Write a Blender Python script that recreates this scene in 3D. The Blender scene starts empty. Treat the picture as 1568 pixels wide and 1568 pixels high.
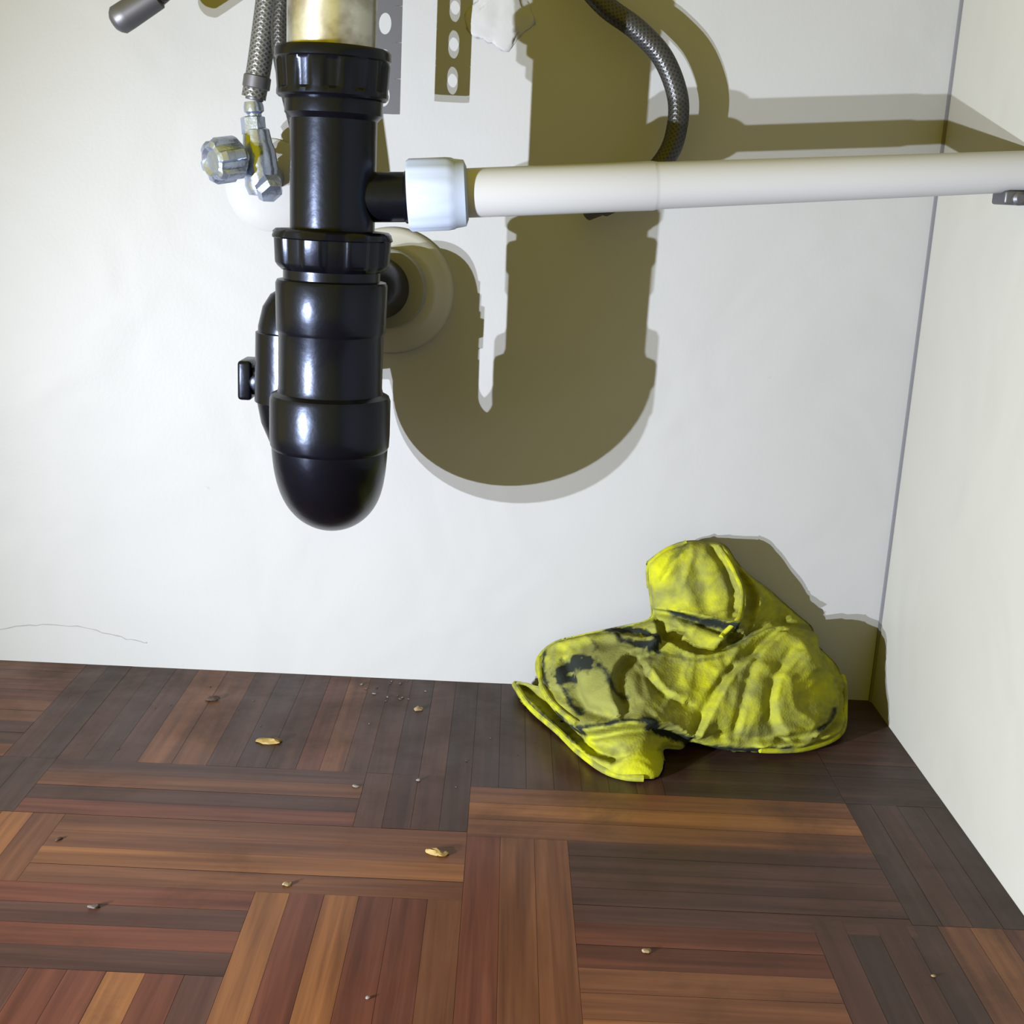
import bpy, bmesh, random
import numpy as np
from math import *
from mathutils import Vector, Matrix, noise
from mathutils.geometry import delaunay_2d_cdt
random.seed(4)
S=bpy.context.scene
S.view_settings.view_transform='Standard'
S.view_settings.look='None'
COL=bpy.context.collection

# ---------------------------------------------------------------- materials
def mat(name, base=(.8,.8,.8), rough=.5, metal=0., spec=.5, **kw):
    m=bpy.data.materials.new(name); m.use_nodes=True
    b=m.node_tree.nodes['Principled BSDF']
    b.inputs['Base Color'].default_value=(*base,1)
    b.inputs['Roughness'].default_value=rough
    b.inputs['Metallic'].default_value=metal
    b.inputs['Specular IOR Level'].default_value=spec
    for k,v in kw.items(): b.inputs[k].default_value=v
    return m
def N(m,t,**kw):
    n=m.node_tree.nodes.new(t)
    for k,v in kw.items():
        if k in n.inputs: n.inputs[k].default_value=v
        else: setattr(n,k,v)
    return n
def L(m,a,b): m.node_tree.links.new(a,b)
def B(m): return m.node_tree.nodes['Principled BSDF']
def ramp(m,src,stops):
    r=N(m,'ShaderNodeValToRGB'); e=r.color_ramp.elements
    while len(e)<len(stops): e.new(.5)
    for i,(p,c) in enumerate(stops):
        e[i].position=p; e[i].color=(*c,1) if len(c)==3 else c
    L(m,src,r.inputs[0]); return r.outputs[0]
def bump(m,src,strength,dist,prev=None):
    b=N(m,'ShaderNodeBump'); b.inputs['Strength'].default_value=strength; b.inputs['Distance'].default_value=dist
    L(m,src,b.inputs['Height'])
    if prev: L(m,prev,b.inputs['Normal'])
    return b.outputs[0]
def noisey(m,name,scale,detail=4,vec=None,rough=.5,dist=0):
    n=N(m,'ShaderNodeTexNoise'); n.inputs['Scale'].default_value=scale; n.inputs['Detail'].default_value=detail
    n.inputs['Roughness'].default_value=rough; n.inputs['Distortion'].default_value=dist
    if vec is None:
        tc=N(m,'ShaderNodeTexCoord'); vec=tc.outputs['Object']
    L(m,vec,n.inputs['Vector']); return n.outputs[0]
def mix(m,fac,a,b,mode='MIX'):
    n=N(m,'ShaderNodeMix'); n.data_type='RGBA'; n.blend_type=mode
    for s,v in ((0,fac),(6,a),(7,b)):
        if isinstance(v,(tuple,list)): n.inputs[s].default_value=(*v,1)
        elif isinstance(v,(float,int)): n.inputs[s].default_value=v
        else: L(m,v,n.inputs[s])
    return n.outputs[2]

def wall_mat(name, c1, c2):
    m=mat(name,c1,.5,spec=.13)
    n=noisey(m,'a',3.2,5)
    col=ramp(m,n,[(.3,c1),(.7,c2)])
    n2=noisey(m,'b',260,2)
    dots=ramp(m,noisey(m,'d',55,3),[(.745,(0,0,0)),(.78,(1,1,1))])
    col=mix(m,dots,col,tuple(x*.85 for x in c1))
    L(m,col,B(m).inputs['Base Color'])
    bn=bump(m,noisey(m,'c',7,2,dist=.6),.30,.011)
    bn=bump(m,n2,.07,.0015,bn)
    L(m,bn,B(m).inputs['Normal'])
    return m
M_wall=wall_mat('painted_wall',(.345,.347,.343),(.325,.328,.323))
M_wallR=wall_mat('painted_panel',(.345,.34,.305),(.33,.325,.285))
M_seam=mat('seam_grey',(.13,.13,.145),.8)
M_dark=mat('dark_gap',(.016,.010,.008),.9)
M_black=mat('black_plastic',(.0015,.0015,.0025),.27,spec=.24)
B(M_black).inputs['Specular Tint'].default_value=(.62,.72,1,1)
L(M_black,bump(M_black,noisey(M_black,'a',90,3),.12,.002),B(M_black).inputs['Normal'])
M_amber=mat('tailpiece_metal',(.34,.27,.12),.34,metal=.9)
L(M_amber,ramp(M_amber,noisey(M_amber,'a',38,5),[(.36,(.42,.42,.38)),(.66,(.12,.09,.05))]),B(M_amber).inputs['Base Color'])
B(M_amber).inputs['Coat Weight'].default_value=.4
M_white=mat('white_pvc',(.355,.358,.360),.34,spec=.22)
M_nut=mat('white_nut',(.31,.355,.45),.35,spec=.22)
M_cream=mat('cream_flange',(.34,.335,.29),.4,spec=.3)
M_spig=mat('grey_spigot',(.17,.17,.155),.4)
M_chrome=mat('chrome',(.30,.345,.45),.24,metal=.85)
L(M_chrome,bump(M_chrome,noisey(M_chrome,'a',150,3),.3,.002),B(M_chrome).inputs['Normal'])
M_steel=mat('galvanised_steel',(.095,.095,.105),.45,metal=.6)
def braid(name,c1,c2):
    m=mat(name,c1,.36,metal=.45,spec=.35)
    tc=N(m,'ShaderNodeTexCoord'); sp=N(m,'ShaderNodeSeparateXYZ'); L(m,tc.outputs['UV'],sp.inputs[0])
    outs=[]
    for s in (1,-1):
        a=N(m,'ShaderNodeMath',operation='MULTIPLY'); a.inputs[1].default_value=12*2*pi; L(m,sp.outputs[0],a.inputs[0])
        b=N(m,'ShaderNodeMath',operation='MULTIPLY_ADD'); b.inputs[1].default_value=s*1500.; L(m,sp.outputs[1],b.inputs[0]); L(m,a.outputs[0],b.inputs[2])
        c=N(m,'ShaderNodeMath',operation='SINE'); L(m,b.outputs[0],c.inputs[0]); outs.append(c)
    d=N(m,'ShaderNodeMath',operation='MAXIMUM'); L(m,outs[0].outputs[0],d.inputs[0]); L(m,outs[1].outputs[0],d.inputs[1])
    L(m,ramp(m,d.outputs[0],[(.0,c2),(.9,c1)]),B(m).inputs['Base Color'])
    L(m,bump(m,d.outputs[0],.2,.0007),B(m).inputs['Normal'])
    return m
M_braid=braid('braided_steel',(.15,.15,.145),(.06,.06,.058))
M_braidD=braid('braided_dark',(.050,.050,.050),(.026,.026,.026))

# ---------------------------------------------------------------- mesh helpers
def mkobj(name,verts,faces,m,parent=None,smooth=True,ang=35,uv=None):
    me=bpy.data.meshes.new(name); me.from_pydata([tuple(v) for v in verts],[],faces); me.update()
    if uv is not None:
        l=me.uv_layers.new(name='UVMap')
        k=0
        for fu in uv:
            for c in fu: l.data[k].uv=c; k+=1
    ms=m if isinstance(m,(list,tuple)) else [m]
    for x in ms: me.materials.append(x)
    if smooth:
        me.polygons.foreach_set('use_smooth',[True]*len(me.polygons))
        me.set_sharp_from_angle(angle=radians(ang))
    o=bpy.data.objects.new(name,me); COL.objects.link(o)
    if parent: o.parent=parent
    return o
def empty(name,loc=(0,0,0)):
    e=bpy.data.objects.new(name,None); e.empty_display_size=.05; COL.objects.link(e); return e
def spline(pts,n=8):
    P=[Vector(p) for p in pts]; out=[]
    for i in range(len(P)-1):
        p0=P[max(i-1,0)];p1=P[i];p2=P[i+1];p3=P[min(i+2,len(P)-1)]
        for k in range(n):
            t=k/n
            out.append(.5*((2*p1)+(-p0+p2)*t+(2*p0-5*p1+4*p2-p3)*t*t+(-p0+3*p1-3*p2+p3)*t**3))
    out.append(P[-1]); return out
def tube(name,path,rad,m,parent=None,seg=40,cap=True,ang=35):
    P=[Vector(p) for p in path]; n=len(P)
    R=[rad]*n if isinstance(rad,(int,float)) else list(rad)
    T=[(P[min(i+1,n-1)]-P[max(i-1,0)]).normalized() for i in range(n)]
    up=Vector((0,0,1)) if abs(T[0].z)<.9 else Vector((0,-1,0))
    x=T[0].cross(up).normalized()
    V=[];ln=0;lens=[]
    for i in range(n):
        x=(x-T[i]*x.dot(T[i])).normalized(); y=T[i].cross(x)
        if i: ln+=(P[i]-P[i-1]).length
        lens.append(ln)
        for k in range(seg):
            th=2*pi*k/seg; r=R[i]
            V.append(P[i]+x*cos(th)*r+y*sin(th)*r)
    F=[];U=[]
    for i in range(n-1):
        for k in range(seg):
            k2=(k+1)%seg
            F.append((i*seg+k,i*seg+k2,(i+1)*seg+k2,(i+1)*seg+k))
            U.append(((k/seg,lens[i]),((k+1)/seg,lens[i]),((k+1)/seg,lens[i+1]),(k/seg,lens[i+1])))
    if cap:
        F.append(tuple(reversed(range(seg)))); U.append([(0,0)]*seg)
        F.append(tuple(range((n-1)*seg,n*seg))); U.append([(0,0)]*seg)
    return mkobj(name,V,F,m,parent,ang=ang,uv=U)
def lathe(name,axis_pts,prof,m,parent=None,seg=64,ribs=None,ang=40):
    a,b=Vector(axis_pts[0]),Vector(axis_pts[1]); d=(b-a).normalized()
    path=[a+d*t for t,_ in prof]; rr=[r for _,r in prof]
    up=Vector((0,0,1)) if abs(d.z)<.9 else Vector((0,-1,0))
    x=d.cross(up).normalized(); y=d.cross(x)
    V=[]
    for i,(c,r0) in enumerate(zip(path,rr)):
        for k in range(seg):
            th=2*pi*k/seg; r=r0
            if ribs and i in ribs:
                cnt,am=ribs[i]; s=sin(th*cnt); r*=1+am*max(-1,min(1,s*3))
            V.append(c+(x*cos(th)+y*sin(th))*r)
    F=[]
    n=len(prof)
    for i in range(n-1):
        for k in range(seg):
            k2=(k+1)%seg
            F.append((i*seg+k,i*seg+k2,(i+1)*seg+k2,(i+1)*seg+k))
    F.append(tuple(reversed(range(seg)))); F.append(tuple(range((n-1)*seg,n*seg)))
    return mkobj(name,V,F,m,parent,ang=ang)
def box(name,lo,hi,m,parent=None,bev=0.):
    bm=bmesh.new(); bmesh.ops.create_cube(bm,size=1)
    for v in bm.verts:
        v.co=Vector([(lo[i]+hi[i])/2+v.co[i]*(hi[i]-lo[i]) for i in range(3)])
    if bev: bmesh.ops.bevel(bm,geom=bm.edges[:],offset=bev,segments=3,affect='EDGES',profile=.5)
    me=bpy.data.meshes.new(name); bm.to_mesh(me); bm.free(); me.materials.append(m)
    if bev:
        me.polygons.foreach_set('use_smooth',[True]*len(me.polygons)); me.set_sharp_from_angle(angle=radians(40))
    o=bpy.data.objects.new(name,me); COL.objects.link(o)
    if parent: o.parent=parent
    return o

# ---------------------------------------------------------------- room shell
wb=box('wall_back',(-1.5,0,-.03),(.03,.03,1.05),M_wall)
wr=box('wall_right',(0,-1.5,-.03),(.03,-.0035,1.05),M_wallR)
box('corner_seam',(-.0022,-.004,.0),(.002,0.0005,1.05),M_seam,wr)
ck=[Vector((-.90,-.0001,.030)),Vector((-.86,-.0001,.036)),Vector((-.82,-.0001,.041)),Vector((-.78,-.0001,.036)),Vector((-.755,-.0001,.030)),Vector((-.73,-.0001,.026))]
ck=[p+Vector((0,0,random.uniform(-.0012,.0012))) for p in spline(ck,6)]
tube('crack',ck,[.0002+.0004*random.random() for _ in ck],mat('crack_grey',(.24,.24,.23),.9),wb,seg=6)
def blob(name,c,r,m,parent,seed=0):
    bm=bmesh.new(); bmesh.ops.create_icosphere(bm,subdivisions=4,radius=1)
    for v in bm.verts:
        q=v.co.copy(); f=1+.35*noise.noise(q*1.5+Vector((seed,0,0)))+.15*noise.noise(q*4+Vector((seed,3,0)))
        v.co=Vector((c[0]+q.x*f*r[0],c[1]+q.y*f*r[1],c[2]+q.z*f*r[2]))
    me=bpy.data.meshes.new(name); bm.to_mesh(me); bm.free(); me.materials.append(m)
    me.polygons.foreach_set('use_smooth',[True]*len(me.polygons))
    o=bpy.data.objects.new(name,me); COL.objects.link(o); o.parent=parent; return o
blob('plaster_patch',(-.405,0,.628),(.026,.003,.026),M_wall,wb,seed=2)

# ---------------------------------------------------------------- parquet floor
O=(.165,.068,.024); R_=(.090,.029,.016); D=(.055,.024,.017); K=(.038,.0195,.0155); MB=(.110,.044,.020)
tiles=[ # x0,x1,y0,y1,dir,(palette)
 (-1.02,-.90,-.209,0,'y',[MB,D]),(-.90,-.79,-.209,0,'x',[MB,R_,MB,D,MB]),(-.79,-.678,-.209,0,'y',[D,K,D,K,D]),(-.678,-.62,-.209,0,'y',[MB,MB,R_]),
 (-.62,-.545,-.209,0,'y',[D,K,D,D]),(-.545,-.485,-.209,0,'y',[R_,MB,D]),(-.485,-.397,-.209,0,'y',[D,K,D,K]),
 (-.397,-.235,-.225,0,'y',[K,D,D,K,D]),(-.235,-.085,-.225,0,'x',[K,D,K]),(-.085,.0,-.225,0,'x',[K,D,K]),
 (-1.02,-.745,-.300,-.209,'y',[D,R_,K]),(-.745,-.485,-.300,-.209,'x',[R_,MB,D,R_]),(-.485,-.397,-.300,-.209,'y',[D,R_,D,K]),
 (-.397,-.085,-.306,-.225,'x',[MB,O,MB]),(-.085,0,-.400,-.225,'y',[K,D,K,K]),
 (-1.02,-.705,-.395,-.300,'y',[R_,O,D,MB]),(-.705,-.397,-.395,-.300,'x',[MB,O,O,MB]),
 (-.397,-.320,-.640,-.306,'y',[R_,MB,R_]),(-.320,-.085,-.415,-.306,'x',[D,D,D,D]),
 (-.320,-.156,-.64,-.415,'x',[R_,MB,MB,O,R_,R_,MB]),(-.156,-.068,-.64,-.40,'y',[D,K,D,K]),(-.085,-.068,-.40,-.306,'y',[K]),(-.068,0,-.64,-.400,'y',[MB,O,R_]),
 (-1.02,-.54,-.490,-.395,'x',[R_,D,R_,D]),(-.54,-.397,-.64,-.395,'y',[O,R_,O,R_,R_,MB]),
 (-1.02,-.54,-.64,-.490,'y',[MB,R_,MB,D,R_,D,R_,O,R_,MB,MB,O,D,R_,D,MB,R_,O,R_,D]),
]
for r in range(5):
    for c in range(8):
        tiles.append((-1.4+c*.175,-1.4+(c+1)*.175,-.815-r*.175,-.64-r*.175,'x' if (r+c)%2 else 'y',[MB,D,O,R_,D]))
for r in range(4): tiles.append((-1.4,-1.02,-.16*(r+1),-.16*r,'x' if r%2 else 'y',[D,MB,R_]))
V=[];F=[];C=[];U=[]
def plank(x0,x1,y0,y1,d,c):
    g=.00012; j=random.uniform(.88,1.12)
    z=random.uniform(-.0002,0)
    i=len(V)
    V.extend([(x0+g,y0+g,z),(x1-g,y0+g,z),(x1-g,y1-g,z),(x0+g,y1-g,z)]); F.append((i,i+1,i+2,i+3))
    C.append(tuple(v*j for v in c)); o=random.uniform(0,50)
    if d=='x': U.append(((x0+o,y0),(x1+o,y0),(x1+o,y1),(x0+o,y1)))
    else: U.append(((y0+o,x0),(y0+o,x1),(y1+o,x1),(y1+o,x0)))
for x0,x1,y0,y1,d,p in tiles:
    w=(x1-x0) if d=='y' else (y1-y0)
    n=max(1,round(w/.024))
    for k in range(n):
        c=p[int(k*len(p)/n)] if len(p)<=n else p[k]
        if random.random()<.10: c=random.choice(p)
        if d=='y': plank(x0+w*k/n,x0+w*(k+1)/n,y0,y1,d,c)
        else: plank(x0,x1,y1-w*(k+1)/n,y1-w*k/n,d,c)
M_wood=mat('parquet_wood',(.1,.04,.02),.3,spec=.28)
m=M_wood
ca=N(m,'ShaderNodeVertexColor'); ca.layer_name='Col'
tc=N(m,'ShaderNodeTexCoord'); mp=N(m,'ShaderNodeMapping'); mp.inputs['Scale'].default_value=(7,160,1); L(m,tc.outputs['UV'],mp.inputs[0])
g=noisey(m,'g',1.,6,mp.outputs[0],.6,.4)
mp2=N(m,'ShaderNodeMapping'); mp2.inputs['Scale'].default_value=(3,60,1); L(m,tc.outputs['UV'],mp2.inputs[0])
g2=noisey(m,'g',1.,3,mp2.outputs[0],.5,.6)
col=mix(m,1.,ca.outputs[0],ramp(m,g,[(.3,(.75,.70,.70)),(.65,(1.15,1.15,1.12))]),'MULTIPLY')
col=mix(m,1.,col,ramp(m,g2,[(.35,(.72,.66,.64)),(.6,(1.2,1.2,1.2))]),'MULTIPLY')
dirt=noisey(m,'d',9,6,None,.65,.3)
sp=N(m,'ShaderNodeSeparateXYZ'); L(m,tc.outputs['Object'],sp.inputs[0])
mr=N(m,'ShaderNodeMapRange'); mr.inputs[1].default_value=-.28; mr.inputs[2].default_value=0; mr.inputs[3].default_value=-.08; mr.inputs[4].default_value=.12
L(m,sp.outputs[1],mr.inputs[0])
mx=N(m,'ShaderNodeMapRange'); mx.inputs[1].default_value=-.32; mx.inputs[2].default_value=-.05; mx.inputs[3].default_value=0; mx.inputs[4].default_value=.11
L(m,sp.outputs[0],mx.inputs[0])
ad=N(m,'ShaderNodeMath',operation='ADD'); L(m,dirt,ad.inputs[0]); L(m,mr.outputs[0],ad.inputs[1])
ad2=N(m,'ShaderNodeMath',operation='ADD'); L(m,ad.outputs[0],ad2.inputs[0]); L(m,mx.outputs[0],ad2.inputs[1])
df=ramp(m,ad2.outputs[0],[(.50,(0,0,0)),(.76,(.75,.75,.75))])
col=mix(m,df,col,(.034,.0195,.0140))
L(m,col,B(m).inputs['Base Color'])
L(m,ramp(m,ad2.outputs[0],[(.4,(.30,)*3),(.7,(.58,)*3)]),B(m).inputs['Roughness'])
L(m,bump(m,g,.10,.001,bump(m,noisey(m,'w',14,2),.12,.004)),B(m).inputs['Normal'])
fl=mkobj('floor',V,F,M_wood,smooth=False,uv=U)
ca_=fl.data.color_attributes.new('Col','FLOAT_COLOR','CORNER')
k=0
for i,f in enumerate(F):
    for _ in f: ca_.data[k].color=(*C[i],1); k+=1
box('subfloor',(-1.5,-1.5,-.03),(0,0,-.0006),M_dark,fl)

# ---------------------------------------------------------------- black trap
tr=empty('drain_p_trap')
cx=-.5177; fy=-.22; ry=-.100; rx=-.528; q=.9685
def zz(z): return .47+(z-.47)*q
def pz(zs): return [(.80-zz(z),r*q) for z,r in zs]
ax=((cx,fy,.80),(cx,fy,.1))
lathe('tailpiece',((cx-.002,fy,.80),(cx-.002,fy,.5)),pz([(.805,.033),(.56,.033)]),M_amber,tr)
lathe('top_nut',((cx-.001,fy,.80),(cx-.001,fy,.5)),pz([(.574,.034),(.573,.0415),(.571,.043),(.5655,.043),(.5645,.0418),(.562,.0418),(.5445,.0405),(.5425,.0415),(.5395,.0415),(.538,.040),(.538,.033)]),M_black,tr,seg=144,
      ribs={5:(12,.022),6:(12,.022)})
lathe('tee_body',ax,pz([(.545,.034),(.538,.0365),(.527,.0365),(.525,.0345),(.523,.0325),(.446,.0322),(.440,.0322)]),M_black,tr)
lathe('collar_nut',ax,pz([(.443,.034),(.4425,.043),(.4405,.0452),(.4365,.0455),(.4355,.0440),(.4180,.0432),(.4150,.0415),(.4122,.0385),(.4120,.036)]),M_black,tr,seg=144,
      ribs={3:(8,.03),4:(8,.03),5:(8,.03),6:(8,.02)})
lathe('trap_leg',ax,pz([(.414,.0372),(.4055,.0372),(.4045,.0418),(.402,.0430),(.367,.0425),(.3645,.0412),(.3635,.0408),(.322,.0405),(.318,.0415),(.3155,.0462),(.3120,.0475),(.285,.0475),(.2755,.0470),(.2725,.0455),(.271,.043)]),M_black,tr,seg=96)
path=[];rd=[]
zc=.290; my=(fy+ry)/2; hr=(ry-fy)/2
path.append((cx,fy,zc+.02)); rd.append(.0448)
for k in range(33):
    a=pi*k/32; t=(1-cos(a))/2
    path.append((cx+(rx-cx)*t,my-hr*cos(a),zc-hr*sin(a)*.84)); rd.append(.0448-.0155*t)
path.append((rx,ry,zc+.03)); rd.append(.029)
tube('u_bend',path,rd,M_black,tr,seg=64)
lathe('rear_leg',((rx,ry,.375),(rx,ry,.2)),[(.0,.0275),(.02,.0275),(.021,.031),(.045,.031),(.046,.028),(.10,.0285)],M_black,tr,seg=64)
el=spline([(rx,ry,.34),(rx,ry,.362),(rx+.006,ry+.012,.382),(rx+.020,ry+.038,.3905),(-.500,-.030,.389),(-.494,-.004,.387)],8)
tube('outlet_elbow',el,.0275,M_black,tr,seg=48)
lathe('spigot_ring',((-.4965,-.040,.389),(-.494,0,.387)),[(0,.028),(.001,.035),(.012,.036),(.014,.034),(.04,.034)],M_spig,tr)
lathe('tee_branch',((cx,fy,.467),(-.4,fy,.4735)),[(0,.018),(.053,.018),(.054,.019),(.058,.019),(.059,.018),(.085,.0175)],M_black,tr)
lathe('side_housing',((-.561,-.14,.392),(-.563,-.14,.255)),[(0,.012),(.004,.018),(.014,.024),(.030,.0275),(.034,.0275),(.035,.0295),(.092,.0295),(.093,.0275),(.110,.024),(.126,.017),(.135,.008)],M_black,tr)
box('lug',(-.612,-.118,.300),(-.574,-.092,.324),M_black,tr,.004)
box('lug_tab',(-.611,-.122,.296),(-.599,-.088,.3295),M_black,tr,.003)
lathe('lug_pin',((-.592,-.126,.312),(-.592,-.08,.312)),[(0,.006),(.001,.008),(.045,.008),(.046,.006)],M_black,tr,seg=24)

# ---------------------------------------------------------------- white overflow pipe
wp=empty('overflow_pipe')
A=Vector((-.4625,-.22,.4712)); Bp=Vector((-.0005,-.204,.5115))
lathe('union_nut',(A,Bp),[(0,.018),(0,.0247),(.002,.0260),(.029,.0260),(.033,.0257),(.035,.0248),(.042,.0238),(.044,.019)],M_nut,wp,seg=96,ribs={2:(14,.010),3:(14,.010)})
lathe('pipe_tube',(A,Bp),[(.03,.0176),(.060,.0178),(.181,.0178),(.1825,.0174),(.185,.0170),(.33,.0159),((Bp-A).length,.0149)],M_white,wp,seg=64,ang=50)
box('pipe_bracket',(-.022,-.216,.4865),(-.0005,-.190,.4965),M_steel,wp,.002)
lathe('bracket_screw',((-.012,-.216,.491),(-.012,-.222,.491)),[(0,.005),(.003,.005),(.005,.003)],M_steel,wp,seg=20)

fe=empty('wall_flange')
lathe('rosette',((-.494,0.,.385),(-.494,-.03,.385)),[(0,.058),(.003,.0577),(.006,.056),(.0085,.052),(.010,.046),(.0135,.043),(.0145,.040),(.0145,.034)],M_cream,fe,seg=96)

# ---------------------------------------------------------------- hoses
def hose(pts,r,m):
    return tube('braided_hose',spline(pts,10),r,m,None,seg=32)
h1=hose([(-.36,-.05,.74),(-.352,-.042,.69),(-.337,-.036,.659),(-.315,-.036,.636),(-.286,-.036,.618),(-.262,-.036,.596),(-.247,-.036,.565),(-.246,-.036,.537),(-.253,-.036,.515),(-.272,-.036,.492),(-.300,-.034,.476)],.0092,M_braidD)
lathe('end_nut',((-.296,-.034,.4775),(-.322,-.016,.463)),[(0,.009),(.001,.0115),(.012,.0115),(.016,.009),(.030,.008)],M_steel,h1,seg=12,ang=20)
h2=hose([(-.585,-.06,.76),(-.590,-.06,.69),(-.594,-.06,.643),(-.601,-.06,.592),(-.605,-.06,.566),(-.609,-.06,.545)],.0102,M_braid)
lathe('crimp',((-.6055,-.06,.563),(-.610,-.06,.533)),[(0,.0105),(.001,.0115),(.010,.0115),(.012,.008),(.020,.0075)],M_steel,h2,seg=32)
h3=hose([(-.565,-.082,.76),(-.572,-.078,.69),(-.578,-.075,.642),(-.583,-.075,.601),(-.580,-.075,.571),(-.570,-.072,.53),(-.555,-.065,.47),(-.55,-.06,.44)],.0085,M_braidD)
h4=hose([(-.56,-.13,.72),(-.60,-.11,.672),(-.640,-.095,.650),(-.668,-.09,.628),(-.686,-.09,.613)],.0085,M_braidD)
lathe('ferrule',((-.680,-.09,.618),(-.716,-.09,.595)),[(0,.009),(.001,.0105),(.030,.0115),(.038,.0115),(.041,.009),(.043,.006)],M_steel,h4,seg=32)

# ---------------------------------------------------------------- angle valve
va=empty('angle_valve')
lathe('valve_rosette',((-.606,0,.474),(-.606,-.02,.474)),[(0,.041),(.002,.041),(.004,.038),(.006,.025),(.007,.014)],M_wall,va,seg=64)
lathe('inlet',((-.603,0,.480),(-.604,-.062,.487)),[(0,.0105),(.03,.0105),(.031,.013),(.05,.0135),(.062,.012)],M_chrome,va,seg=32)
lathe('body',((-.6095,-.06,.542),(-.6015,-.058,.466)),[(0,.0075),(.004,.0085),(.008,.0085),(.010,.006),(.020,.006),(.023,.011),(.034,.0125),(.040,.0145),(.056,.0155),(.064,.014),(.068,.0145),(.076,.012),(.077,.007)],M_chrome,va,seg=48)
lathe('compression_nut',((-.610,-.06,.530),(-.6085,-.06,.514)),[(0,.0085),(.001,.0105),(.014,.0105),(.016,.0085)],M_chrome,va,seg=6,ang=20)
lathe('handle',((-.611,-.062,.497),(-.640,-.094,.490)),[(0,.008),(.012,.008),(.014,.015),(.018,.0175),(.036,.0175),(.040,.0155),(.0415,.012),(.0385,.009),(.0385,.004)],M_chrome,va,seg=96,ribs={3:(6,.09),4:(6,.09),5:(6,.07)},ang=30)
lathe('bleed_nut',((-.600,-.060,.478),(-.588,-.074,.462)),[(0,.009),(.003,.0125),(.012,.0125),(.017,.010),(.018,.005)],M_chrome,va,seg=6,ang=20)

# ---------------------------------------------------------------- perforated strap
def strap():
    x0,x1=-.512,-.484; z0,z1=.537,.80; y=-.07
    bm=bmesh.new(); hw=(x1-x0)/2; cxs=(x0+x1)/2; pitch=.0285
    nz=int((z1-z0)/pitch)
    for k in range(nz):
        za=z0+k*pitch; zc_=za+pitch/2
        outer=[];inner=[]
        n=24
        for i in range(n):
            a=2*pi*i/n
            dx,dz=cos(a),sin(a)
            s=min(hw/abs(dx) if abs(dx)>1e-6 else 9,(pitch/2)/abs(dz) if abs(dz)>1e-6 else 9)
            outer.append(bm.verts.new((cxs+dx*s,y,zc_+dz*s)))
            inner.append(bm.verts.new((cxs+dx*.0052,y,zc_+dz*.0085)))
        for i in range(n):
            j=(i+1)%n; bm.faces.new((outer[i],outer[j],inner[j],inner[i]))
    me=bpy.data.meshes.new('perforated_strap'); bm.to_mesh(me); bm.free(); me.materials.append(M_steel)
    o=bpy.data.objects.new('perforated_strap',me); COL.objects.link(o)
    md=o.modifiers.new('s','SOLIDIFY'); md.thickness=.0018
    return o
strap()

# ---------------------------------------------------------------- yellow cloth
ctrl=[(990,860,-249,-90,161),(1050,828,-213,-75,179),(1110,832,-175,-65,175),(1150,880,-147,-60,145),(1200,920,-112,-55,119),(1245,960,-80,-50,93),(1285,1020,-54,-60,58),(1293,1090,-52,-85,22),(1275,1145,-65,-105,2),(1220,1158,-104,-130,2),(1150,1150,-148,-140,4),(1060,1130,-204,-150,16),(1015,1170,-231,-170,4),(1000,1205,-243,-205,3),(960,1205,-265,-205,3),(915,1185,-289,-190,3),(860,1130,-318,-130,5),(800,1085,-353,-60,5),(788,1045,-361,-30,14),(822,1000,-342,-45,51),(850,980,-325,-50,67),(930,962,-278,-70,89),(990,945,-245,-90,108),
(1050,880,-216,-110,157),(1050,960,-217,-140,118),(900,1040,-296,-110,53),(960,1120,-264,-170,31),(1050,1060,-217,-170,70),(1150,1060,-161,-170,72),(1220,1080,-115,-150,54),(1150,960,-155,-120,114),(1220,1000,-112,-120,92),(870,1060,-312,-90,31)]
def lean(c):   # slump the upper part of the cloth close to the wall
    a,b,x,y,z=c
    if b<1110 and not (a<950 and b>1030):
        k=.38 if b<1000 else (.50 if b<1050 else .70)
        y2=y*k; s=(1143+y2)/(1143+y)
        return (a,b,-384+(x+384)*s,y2,470+(z-470)*s)
    return c
ctrl=[lean(c) for c in ctrl]
Pc=np.array([[a/100,b/100] for a,b,*_ in ctrl]); Wc=np.array([c[2:] for c in ctrl])/1000.
def U_(r): return np.where(r<1e-9,0,r*r*np.log(np.maximum(r,1e-9)))
n=len(Pc); Km=U_(np.linalg.norm(Pc[:,None]-Pc[None],axis=2))+np.eye(n)*.01
Pm=np.hstack([np.ones((n,1)),Pc]); A_=np.zeros((n+3,n+3)); A_[:n,:n]=Km; A_[:n,n:]=Pm; A_[n:,:n]=Pm.T
coef=np.linalg.solve(A_,np.vstack([Wc,np.zeros((3,3))]))
def ragpos(q):
    q=np.atleast_2d(q)/100
    return U_(np.linalg.norm(q[:,None]-Pc[None],axis=2))@coef[:n]+np.hstack([np.ones((len(q),1)),q])@coef[n:]
outl=[(990,860),(1018,840),(1050,828),(1085,828),(1112,833),(1130,858),(1150,880),(1178,900),(1200,920),(1225,942),(1245,960),(1252,985),(1285,1020),(1294,1055),(1293,1090),(1292,1128),(1270,1156),(1220,1164),(1185,1160),(1150,1156),(1100,1143),(1060,1132),(1045,1145),(1018,1148),(1019,1172),(1012,1200),(985,1207),(950,1203),(915,1185),(885,1155),(860,1130),(828,1108),(800,1085),(786,1045),(800,1044),(826,1050),(820,1022),(826,1000),(850,980),(890,970),(930,962),(965,955),(992,946),(998,935),(994,900)]
ol=[(v.x,v.y) for v in spline([(a,b,0) for a,b in outl]+[(*outl[0],0)],9)[:-1]]
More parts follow.
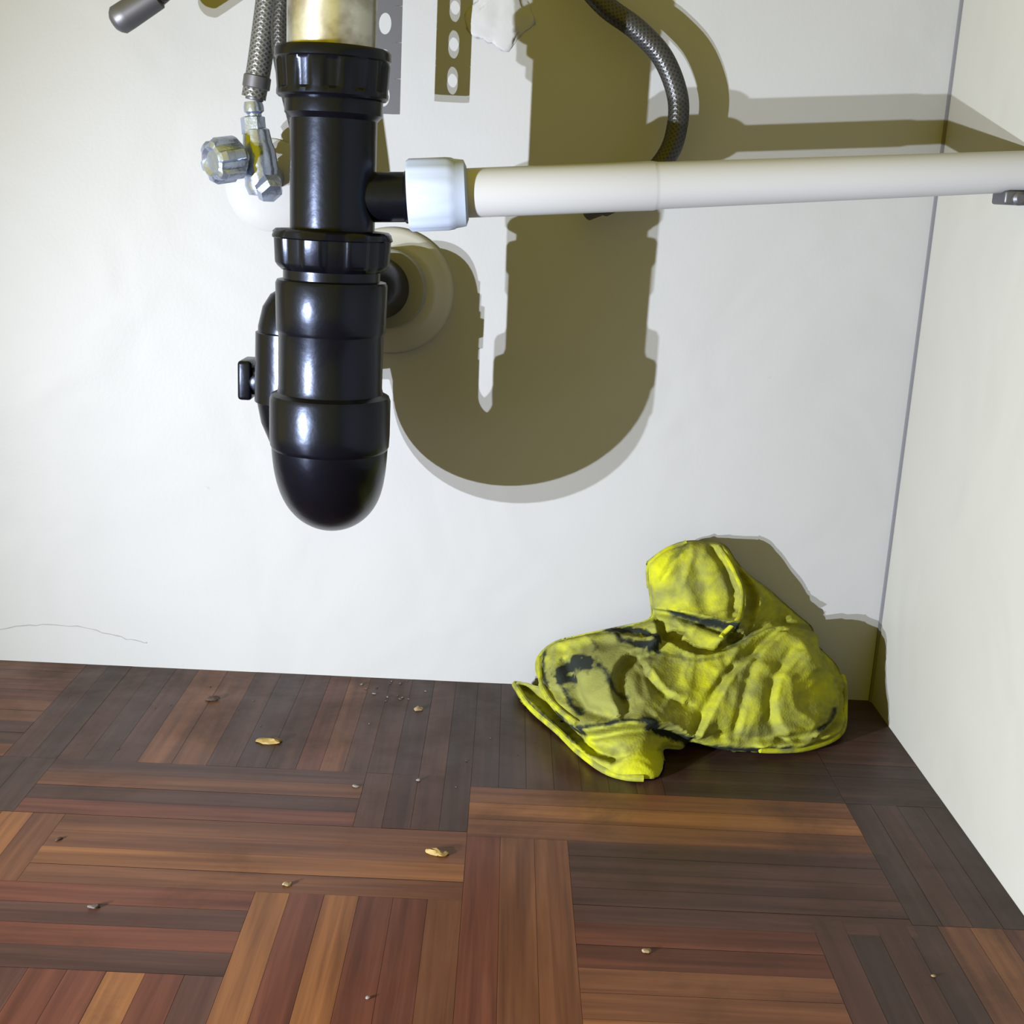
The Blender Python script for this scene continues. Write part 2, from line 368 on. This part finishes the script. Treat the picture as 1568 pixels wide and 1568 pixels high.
def inside(x,y):
    c=False;j=len(ol)-1
    for i in range(len(ol)):
        xi,yi=ol[i];xj,yj=ol[j]
        if (yi>y)!=(yj>y) and x<(xj-xi)*(y-yi)/(yj-yi)+xi: c=not c
        j=i
    return c
def segdist(P,poly):
    P=np.atleast_2d(P).astype(float); best=np.full(len(P),1e9)
    for a,b in zip(poly[:-1],poly[1:]):
        a=np.array(a,float);b=np.array(b,float);d=b-a
        t=np.clip(((P-a)@d)/(d@d),0,1); best=np.minimum(best,np.linalg.norm(P-(a+t[:,None]*d),axis=1))
    return best
def signed(P,poly):
    """signed distance to a polyline and how far past its ends a point lies"""
    poly=[(v.x,v.y) for v in spline([(a,b,0) for a,b in poly],5)]
    best=np.full(len(P),1e9); sg=np.ones(len(P)); end=np.zeros(len(P)); m_=len(poly)-1
    for k,(a,b) in enumerate(zip(poly[:-1],poly[1:])):
        a=np.array(a,float);b=np.array(b,float);d=b-a
        tr_=((P-a)@d)/(d@d); t=np.clip(tr_,0,1); ds=np.linalg.norm(P-(a+t[:,None]*d),axis=1)
        cr=d[0]*(P[:,1]-a[1])-d[1]*(P[:,0]-a[0]); ln=np.linalg.norm(d)
        e=np.zeros(len(P))
        if k==0: e=np.where(tr_<0,-tr_*ln,e)
        if k==m_-1: e=np.where(tr_>1,(tr_-1)*ln,e)
        u_=ds<best-1e-9
        best=np.where(u_,ds,best); sg=np.where(u_,np.sign(cr),sg); end=np.where(u_,e,end)
    return best*sg,end
pts=[];step=3.5
yy=825;row=0
while yy<1210:
    xx=785+(row%2)*step/2
    while xx<1300:
        if inside(xx,yy): pts.append((xx+random.uniform(-.3,.3),yy+random.uniform(-.3,.3)))
        xx+=step
    yy+=step*.87;row+=1
pts=np.array(pts); dO=segdist(pts,ol+[ol[0]]); pts=pts[dO>2.2]
allp=[Vector(p) for p in ol]+[Vector(p) for p in pts]
ne=len(ol)
res=delaunay_2d_cdt(allp,[(i,(i+1)%ne) for i in range(ne)],[],1,1e-4)
vs=np.array([(v[0],v[1]) for v in res[0]]); tris=[tuple(f) for f in res[2]]
pos=ragpos(vs)
dO=segdist(vs,ol+[ol[0]])
# layered folds: cloth is raised on the left-hand side of each line and drops off sharply beyond it
layers=[
 ([(1098,832),(1118,870),(1127,905),(1122,945),(1100,988)],.013,45),
 ([(1122,972),(1090,955),(1060,940),(1030,930),(995,926)],.019,45),
 ([(1005,960),(1000,1000),(950,1018),(932,1050),(945,1095)],.011,30),
 ([(1005,985),(1060,1012),(1110,1005),(1150,982),(1190,966),(1240,975)],.012,55),
 ([(1065,1120),(1085,1085),(1120,1040),(1160,1005),(1185,980)],.012,45),
 ([(1055,1124),(1010,1108),(960,1112),(900,1120),(858,1094),(832,1052)],.017,35),
 ([(1195,1125),(1178,1085),(1182,1045),(1205,1010)],.007,40),
 ([(1010,885),(1028,862),(1054,834)],.008,22),
 ([(1145,960),(1152,915),(1138,872)],.007,30),
 ([(1040,1075),(1010,1062),(985,1035)],.006,25),
 ([(1272,1060),(1264,1100),(1240,1132)],.008,14),
 ([(930,965),(960,985),(995,992)],.007,16),
]
feat=[
 ([(1085,842),(1104,875),(1112,905),(1108,945)],6,-.006),
 ([(1288,1040),(1288,1095),(1275,1130),(1225,1148),(1160,1140)],8,.008),
 ([(800,1055),(835,1085),(870,1120),(905,1150),(940,1165)],8,-.020),
 ([(790,1050),(815,1085),(860,1122),(900,1162)],6,.006),
 ([(870,1020),(885,1045),(900,1085),(935,1100)],9,-.014),
 ([(850,990),(900,982),(940,985)],8,.007),
 ([(1060,870),(1072,905),(1075,935)],10,-.004),
 ([(1215,1000),(1245,1040),(1240,1085)],26,.008),
 ([(1100,1120),(1150,1128),(1215,1135)],8,-.005),
 ([(1150,1010),(1135,1060),(1120,1110)],7,-.004),
 ([(1200,930),(1190,950),(1215,962)],8,-.005),
]
hh=.016*np.sqrt(np.clip(dO/45,0,1))
for pl,a,dec in layers:
    s_,e_=signed(vs,pl)
    prof=np.where(s_>=0,np.exp(-s_/dec),np.exp(-(s_/4.)**2))-.45*np.exp(-((s_+9)/7.)**2)*(s_<0)
    hh+=a*prof*np.exp(-(e_/14.)**2)*np.clip(dO/7,0.1,1)
for pl,w,a in feat:
    d=segdist(vs,pl); hh+=a*np.exp(-(d/w)**2)*np.clip(dO/8,0.15,1)
for i,(x_,y_) in enumerate(vs):
    p=Vector((x_/75,y_/75,0)); qv=p+Vector((noise.noise(p*1.3),noise.noise(p*1.3+Vector((5,5,5))),0))*.8
    rdg=1-abs(noise.noise(qv*1.0))*2.2
    rd2=1-abs(noise.noise(qv*2.4+Vector((3,1,0))))*2.4
    hh[i]+=min(1,dO[i]/14)*(.0032*rdg+.0016*rd2+.0004*noise.noise(qv*7))
nrm=np.zeros_like(pos)
for t in tris:
    a,b,c=pos[list(t)]; nn=np.cross(b-a,c-a)
    for k in t: nrm[k]+=nn
nrm/=np.linalg.norm(nrm,axis=1)[:,None]+1e-12
for i in range(len(nrm)):
    if nrm[i]@np.array([0,-.95,.3])<0: nrm[i]*=-1
nrm=nrm*.4+np.array([0,-.95,.25])*.6; nrm/=np.linalg.norm(nrm,axis=1)[:,None]
front=pos+nrm*(hh-.006)[:,None]
th=.004+.055*np.sqrt(np.clip(dO/70,0,1))
back=pos+np.array([0,.85,-.5])*th[:,None]
for arr in (front,back):
    arr[:,0]=np.minimum(arr[:,0],-.006); arr[:,1]=np.minimum(arr[:,1],-.006); arr[:,2]=np.maximum(arr[:,2],.0025)
nv=len(vs)
V=[tuple(p) for p in front]+[tuple(p) for p in back]
F=[]
for t in tris:
    a,b,c=front[list(t)]
    (x1,y1),(x2,y2),(x3,y3)=vs[list(t)]
    if (x2-x1)*(y3-y1)-(x3-x1)*(y2-y1)>0: t=(t[0],t[2],t[1])
    F.append(t); F.append((t[0]+nv,t[2]+nv,t[1]+nv))
edges={}
for t in F[::2]:
    for a,b in ((t[0],t[1]),(t[1],t[2]),(t[2],t[0])): edges[(a,b)]=1
for (a,b) in list(edges):
    if (b,a) not in edges: F.append((b,a,a+nv,b+nv))
strk=[([(865,1028),(885,1020),(905,1026)],8,1.3),([(868,1040),(885,1042)],5,1.1),([(875,1055),(885,1080),(900,1095)],4,.8),([(930,968),(960,965),(985,975),(1005,990),(998,1005),(975,1000)],5,1.2),([(940,975),(950,992),(975,1005)],5,.8),([(835,1000),(835,1030),(850,1055)],4,.8),  # black stains, plus shade painted into the cloth's folds and under its flap
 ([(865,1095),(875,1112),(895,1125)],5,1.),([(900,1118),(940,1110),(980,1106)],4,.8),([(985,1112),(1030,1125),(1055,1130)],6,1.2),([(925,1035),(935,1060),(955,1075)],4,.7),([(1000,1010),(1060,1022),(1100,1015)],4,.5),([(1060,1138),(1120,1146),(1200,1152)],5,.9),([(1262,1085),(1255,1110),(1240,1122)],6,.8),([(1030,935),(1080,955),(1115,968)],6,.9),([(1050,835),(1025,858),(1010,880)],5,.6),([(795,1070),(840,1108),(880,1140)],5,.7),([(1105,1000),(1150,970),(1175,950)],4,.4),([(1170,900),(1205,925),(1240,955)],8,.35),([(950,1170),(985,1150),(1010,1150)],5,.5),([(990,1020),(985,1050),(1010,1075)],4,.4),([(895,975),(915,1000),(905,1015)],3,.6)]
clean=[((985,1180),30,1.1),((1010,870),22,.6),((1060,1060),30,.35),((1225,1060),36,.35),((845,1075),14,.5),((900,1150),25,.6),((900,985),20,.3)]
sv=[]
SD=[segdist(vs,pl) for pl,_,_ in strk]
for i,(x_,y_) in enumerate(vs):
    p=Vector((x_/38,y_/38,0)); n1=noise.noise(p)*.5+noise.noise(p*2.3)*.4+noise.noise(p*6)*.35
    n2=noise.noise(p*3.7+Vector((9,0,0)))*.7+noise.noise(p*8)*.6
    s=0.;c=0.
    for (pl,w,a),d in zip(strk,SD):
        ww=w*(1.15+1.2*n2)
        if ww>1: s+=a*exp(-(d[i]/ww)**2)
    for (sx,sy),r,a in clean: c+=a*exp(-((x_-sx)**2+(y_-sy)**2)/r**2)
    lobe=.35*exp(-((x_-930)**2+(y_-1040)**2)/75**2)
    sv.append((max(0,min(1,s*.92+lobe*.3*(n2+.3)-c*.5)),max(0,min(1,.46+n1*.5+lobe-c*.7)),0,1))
M_cloth=mat('yellow_cloth',(.6,.58,.02),.9,spec=.08)
m=M_cloth
at=N(m,'ShaderNodeVertexColor'); at.layer_name='StainShade'
ss=N(m,'ShaderNodeSeparateColor'); L(m,at.outputs[0],ss.inputs[0])
nf=noisey(m,'f',120,5,None,.7)
nm=noisey(m,'f2',30,4,None,.6,.5)
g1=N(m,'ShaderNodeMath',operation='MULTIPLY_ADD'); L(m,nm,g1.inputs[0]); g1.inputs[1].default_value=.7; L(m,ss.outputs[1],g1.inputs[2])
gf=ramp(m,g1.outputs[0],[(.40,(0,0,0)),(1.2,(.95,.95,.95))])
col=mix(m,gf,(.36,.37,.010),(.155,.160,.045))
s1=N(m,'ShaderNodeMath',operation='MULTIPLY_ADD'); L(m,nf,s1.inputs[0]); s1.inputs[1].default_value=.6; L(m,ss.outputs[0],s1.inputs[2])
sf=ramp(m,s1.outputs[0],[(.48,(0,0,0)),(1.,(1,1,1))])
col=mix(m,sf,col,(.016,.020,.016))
L(m,col,B(m).inputs['Base Color'])
tc=N(m,'ShaderNodeTexCoord')
wv=N(m,'ShaderNodeTexVoronoi'); wv.inputs['Scale'].default_value=420; L(m,tc.outputs['Object'],wv.inputs['Vector'])
L(m,bump(m,wv.outputs[0],.2,.0010,bump(m,nm,.3,.002)),B(m).inputs['Normal'])
rag=mkobj('yellow_cleaning_cloth',V,F,M_cloth,smooth=True,ang=180)
ca_=rag.data.color_attributes.new('StainShade','FLOAT_COLOR','POINT')
for i in range(nv):
    ca_.data[i].color=sv[i]; ca_.data[i+nv].color=sv[i]
def ontop(pl,off=.0015):
    out=[]
    for v in spline([(a,b,0) for a,b in pl],6):
        k=int(np.argmin(np.linalg.norm(vs-np.array([v.x,v.y]),axis=1)))
        out.append(Vector(front[k]+nrm[k]*off))
    for _ in range(3):
        out=[out[0]]+[(out[i-1]+out[i]*2+out[i+1])/4 for i in range(1,len(out)-1)]+[out[-1]]
    return out
M_hem=mat('cloth_hem',(.45,.44,.02),.9,spec=.08)
L(M_hem,ramp(M_hem,noisey(M_hem,'a',60,4),[(.4,(.33,.34,.010)),(.62,(.16,.165,.035))]),B(M_hem).inputs['Base Color'])
tube('hem_a',ontop([(1093,836),(1112,870),(1121,905),(1116,945),(1096,982)],.0005),.0022,M_hem,rag,seg=10)
tube('hem_b',ontop([(1286,1035),(1289,1095),(1278,1138),(1225,1156),(1160,1149)]),.0030,M_hem,rag,seg=10)
tube('hem_c',ontop([(828,1008),(835,1045),(862,1086),(898,1110)],.0005),.0028,M_hem,rag,seg=10)
tube('hem_d',ontop([(788,1048),(812,1090),(860,1128),(900,1168),(945,1200),(985,1203)],.0005),.0032,M_hem,rag,seg=10)
tube('hem_e',ontop([(994,900),(992,868),(1020,843),(1050,832)]),.0022,M_hem,rag,seg=10)

# ---------------------------------------------------------------- crumbs on the floor
bm=bmesh.new()
def crumb(x,y,r,mi,stretch=1,rot=0):
    mt=Matrix.Translation((x,y,r*.28))@Matrix.Rotation(rot,4,'Z')@Matrix.Diagonal((stretch,.8,.5,1))
    d=bmesh.ops.create_icosphere(bm,subdivisions=2,radius=r,matrix=mt)
    for v in d['verts']:
        v.co+=Vector([noise.noise(v.co*300+Vector((i*9,0,0)))*r*.35 for i in range(3)])
        v.co.z=max(v.co.z,0.0001)
    for v in d['verts']:
        for f_ in v.link_faces: f_.material_index=mi
crumb(-.578,-.160,.0050,0,2.3,-.1); crumb(-.572,-.158,.004,0,1.8,.2)
crumb(-.420,-.334,.0042,0,1.9,-.3); crumb(-.413,-.336,.003,0,1.6,.6)
crumb(-.452,-.075,.0040,1,1.1,.4); crumb(-.520,-.385,.0028,1,1.2,.4); crumb(-.274,-.445,.0028,1,1.3,.3)
crumb(-.647,-.074,.0045,2,1.5,.3); crumb(-.642,-.423,.0030,4,1.5,.4); crumb(-.491,-.235,.0022,3,1.4,0); crumb(-.441,-.219,.0022,3,1,0)
crumb(-.09,-.458,.0016,1); crumb(-.696,-.338,.0020,2,1.6,1); crumb(-.449,-.505,.0018,3)
for _ in range(16):
    x_=random.uniform(-.8,-.35); y_=-abs(random.gauss(0,.12))-.005
    crumb(x_,max(y_,-.4),random.uniform(.0005,.0010),random.choice([2,2,3,4]),random.uniform(1,1.8),random.uniform(0,3))
for _ in range(14):
    crumb(random.gauss(-.475,.016),-abs(random.gauss(.0,.03))-.004,random.uniform(.0007,.0016),random.choice([4,3]),1.3,random.uniform(0,3))
me=bpy.data.meshes.new('floor_debris'); bm.to_mesh(me); bm.free()
for mm in (mat('crumb_gold',(.22,.145,.03),.7),mat('crumb_tan',(.20,.14,.07),.8),mat('crumb_dark',(.03,.015,.01),.8),mat('crumb_grey',(.13,.12,.105),.9),mat('crumb_brown',(.07,.05,.042),.9)): me.materials.append(mm)
COL.objects.link(bpy.data.objects.new('floor_debris',me))

# all the paints and plastics are a little darker than first mixed
DK=.68
for mm in bpy.data.materials:
    if not mm.use_nodes or mm.name in ('chrome','tailpiece_metal','black_plastic'): continue
    b=B(mm); s=b.inputs['Base Color']
    if s.is_linked:
        src=s.links[0].from_socket
        L(mm,mix(mm,1.,src,(DK,DK,DK),'MULTIPLY'),s)
    else:
        c=s.default_value; s.default_value=(c[0]*DK,c[1]*DK,c[2]*DK,1)

# ---------------------------------------------------------------- camera
f=Vector((.0103,.969,-.2469)).normalized(); r=Vector((.9988,.0019,.049))
r=(r-f*r.dot(f)).normalized(); u=r.cross(f)
cd=bpy.data.cameras.new('camera'); cd.sensor_width=36; cd.lens=36*1858.3/1568; cd.clip_start=.01
co=bpy.data.objects.new('camera',cd); COL.objects.link(co)
co.matrix_world=Matrix(((r.x,u.x,-f.x,-.38398),(r.y,u.y,-f.y,-1.14329),(r.z,u.z,-f.z,.47),(0,0,0,1)))
S.camera=co

# ---------------------------------------------------------------- lights
def spot(name,loc,tgt,power,color,size=130,blend=1.,rad=.004):
    l=bpy.data.lights.new(name,'SPOT'); l.energy=power; l.color=color; l.spot_size=radians(size); l.spot_blend=blend; l.shadow_soft_size=rad
    o=bpy.data.objects.new(name,l); COL.objects.link(o); o.location=loc
    o.rotation_euler=(Vector(tgt)-Vector(loc)).to_track_quat('-Z','Y').to_euler(); return o
spot('work_lamp_led',(-1.30,-1.10,.19),(.36,0,.25),163,(.90,.955,1.09),size=100)
spot('work_lamp_led',(-1.30,-1.10,.28),(.36,0,.25),163,(.90,.955,1.09),size=100)
w=bpy.data.worlds.new('ambient'); S.world=w; w.use_nodes=True
bg=w.node_tree.nodes['Background']; bg.inputs[0].default_value=(1,.80,.0,1); bg.inputs[1].default_value=.98
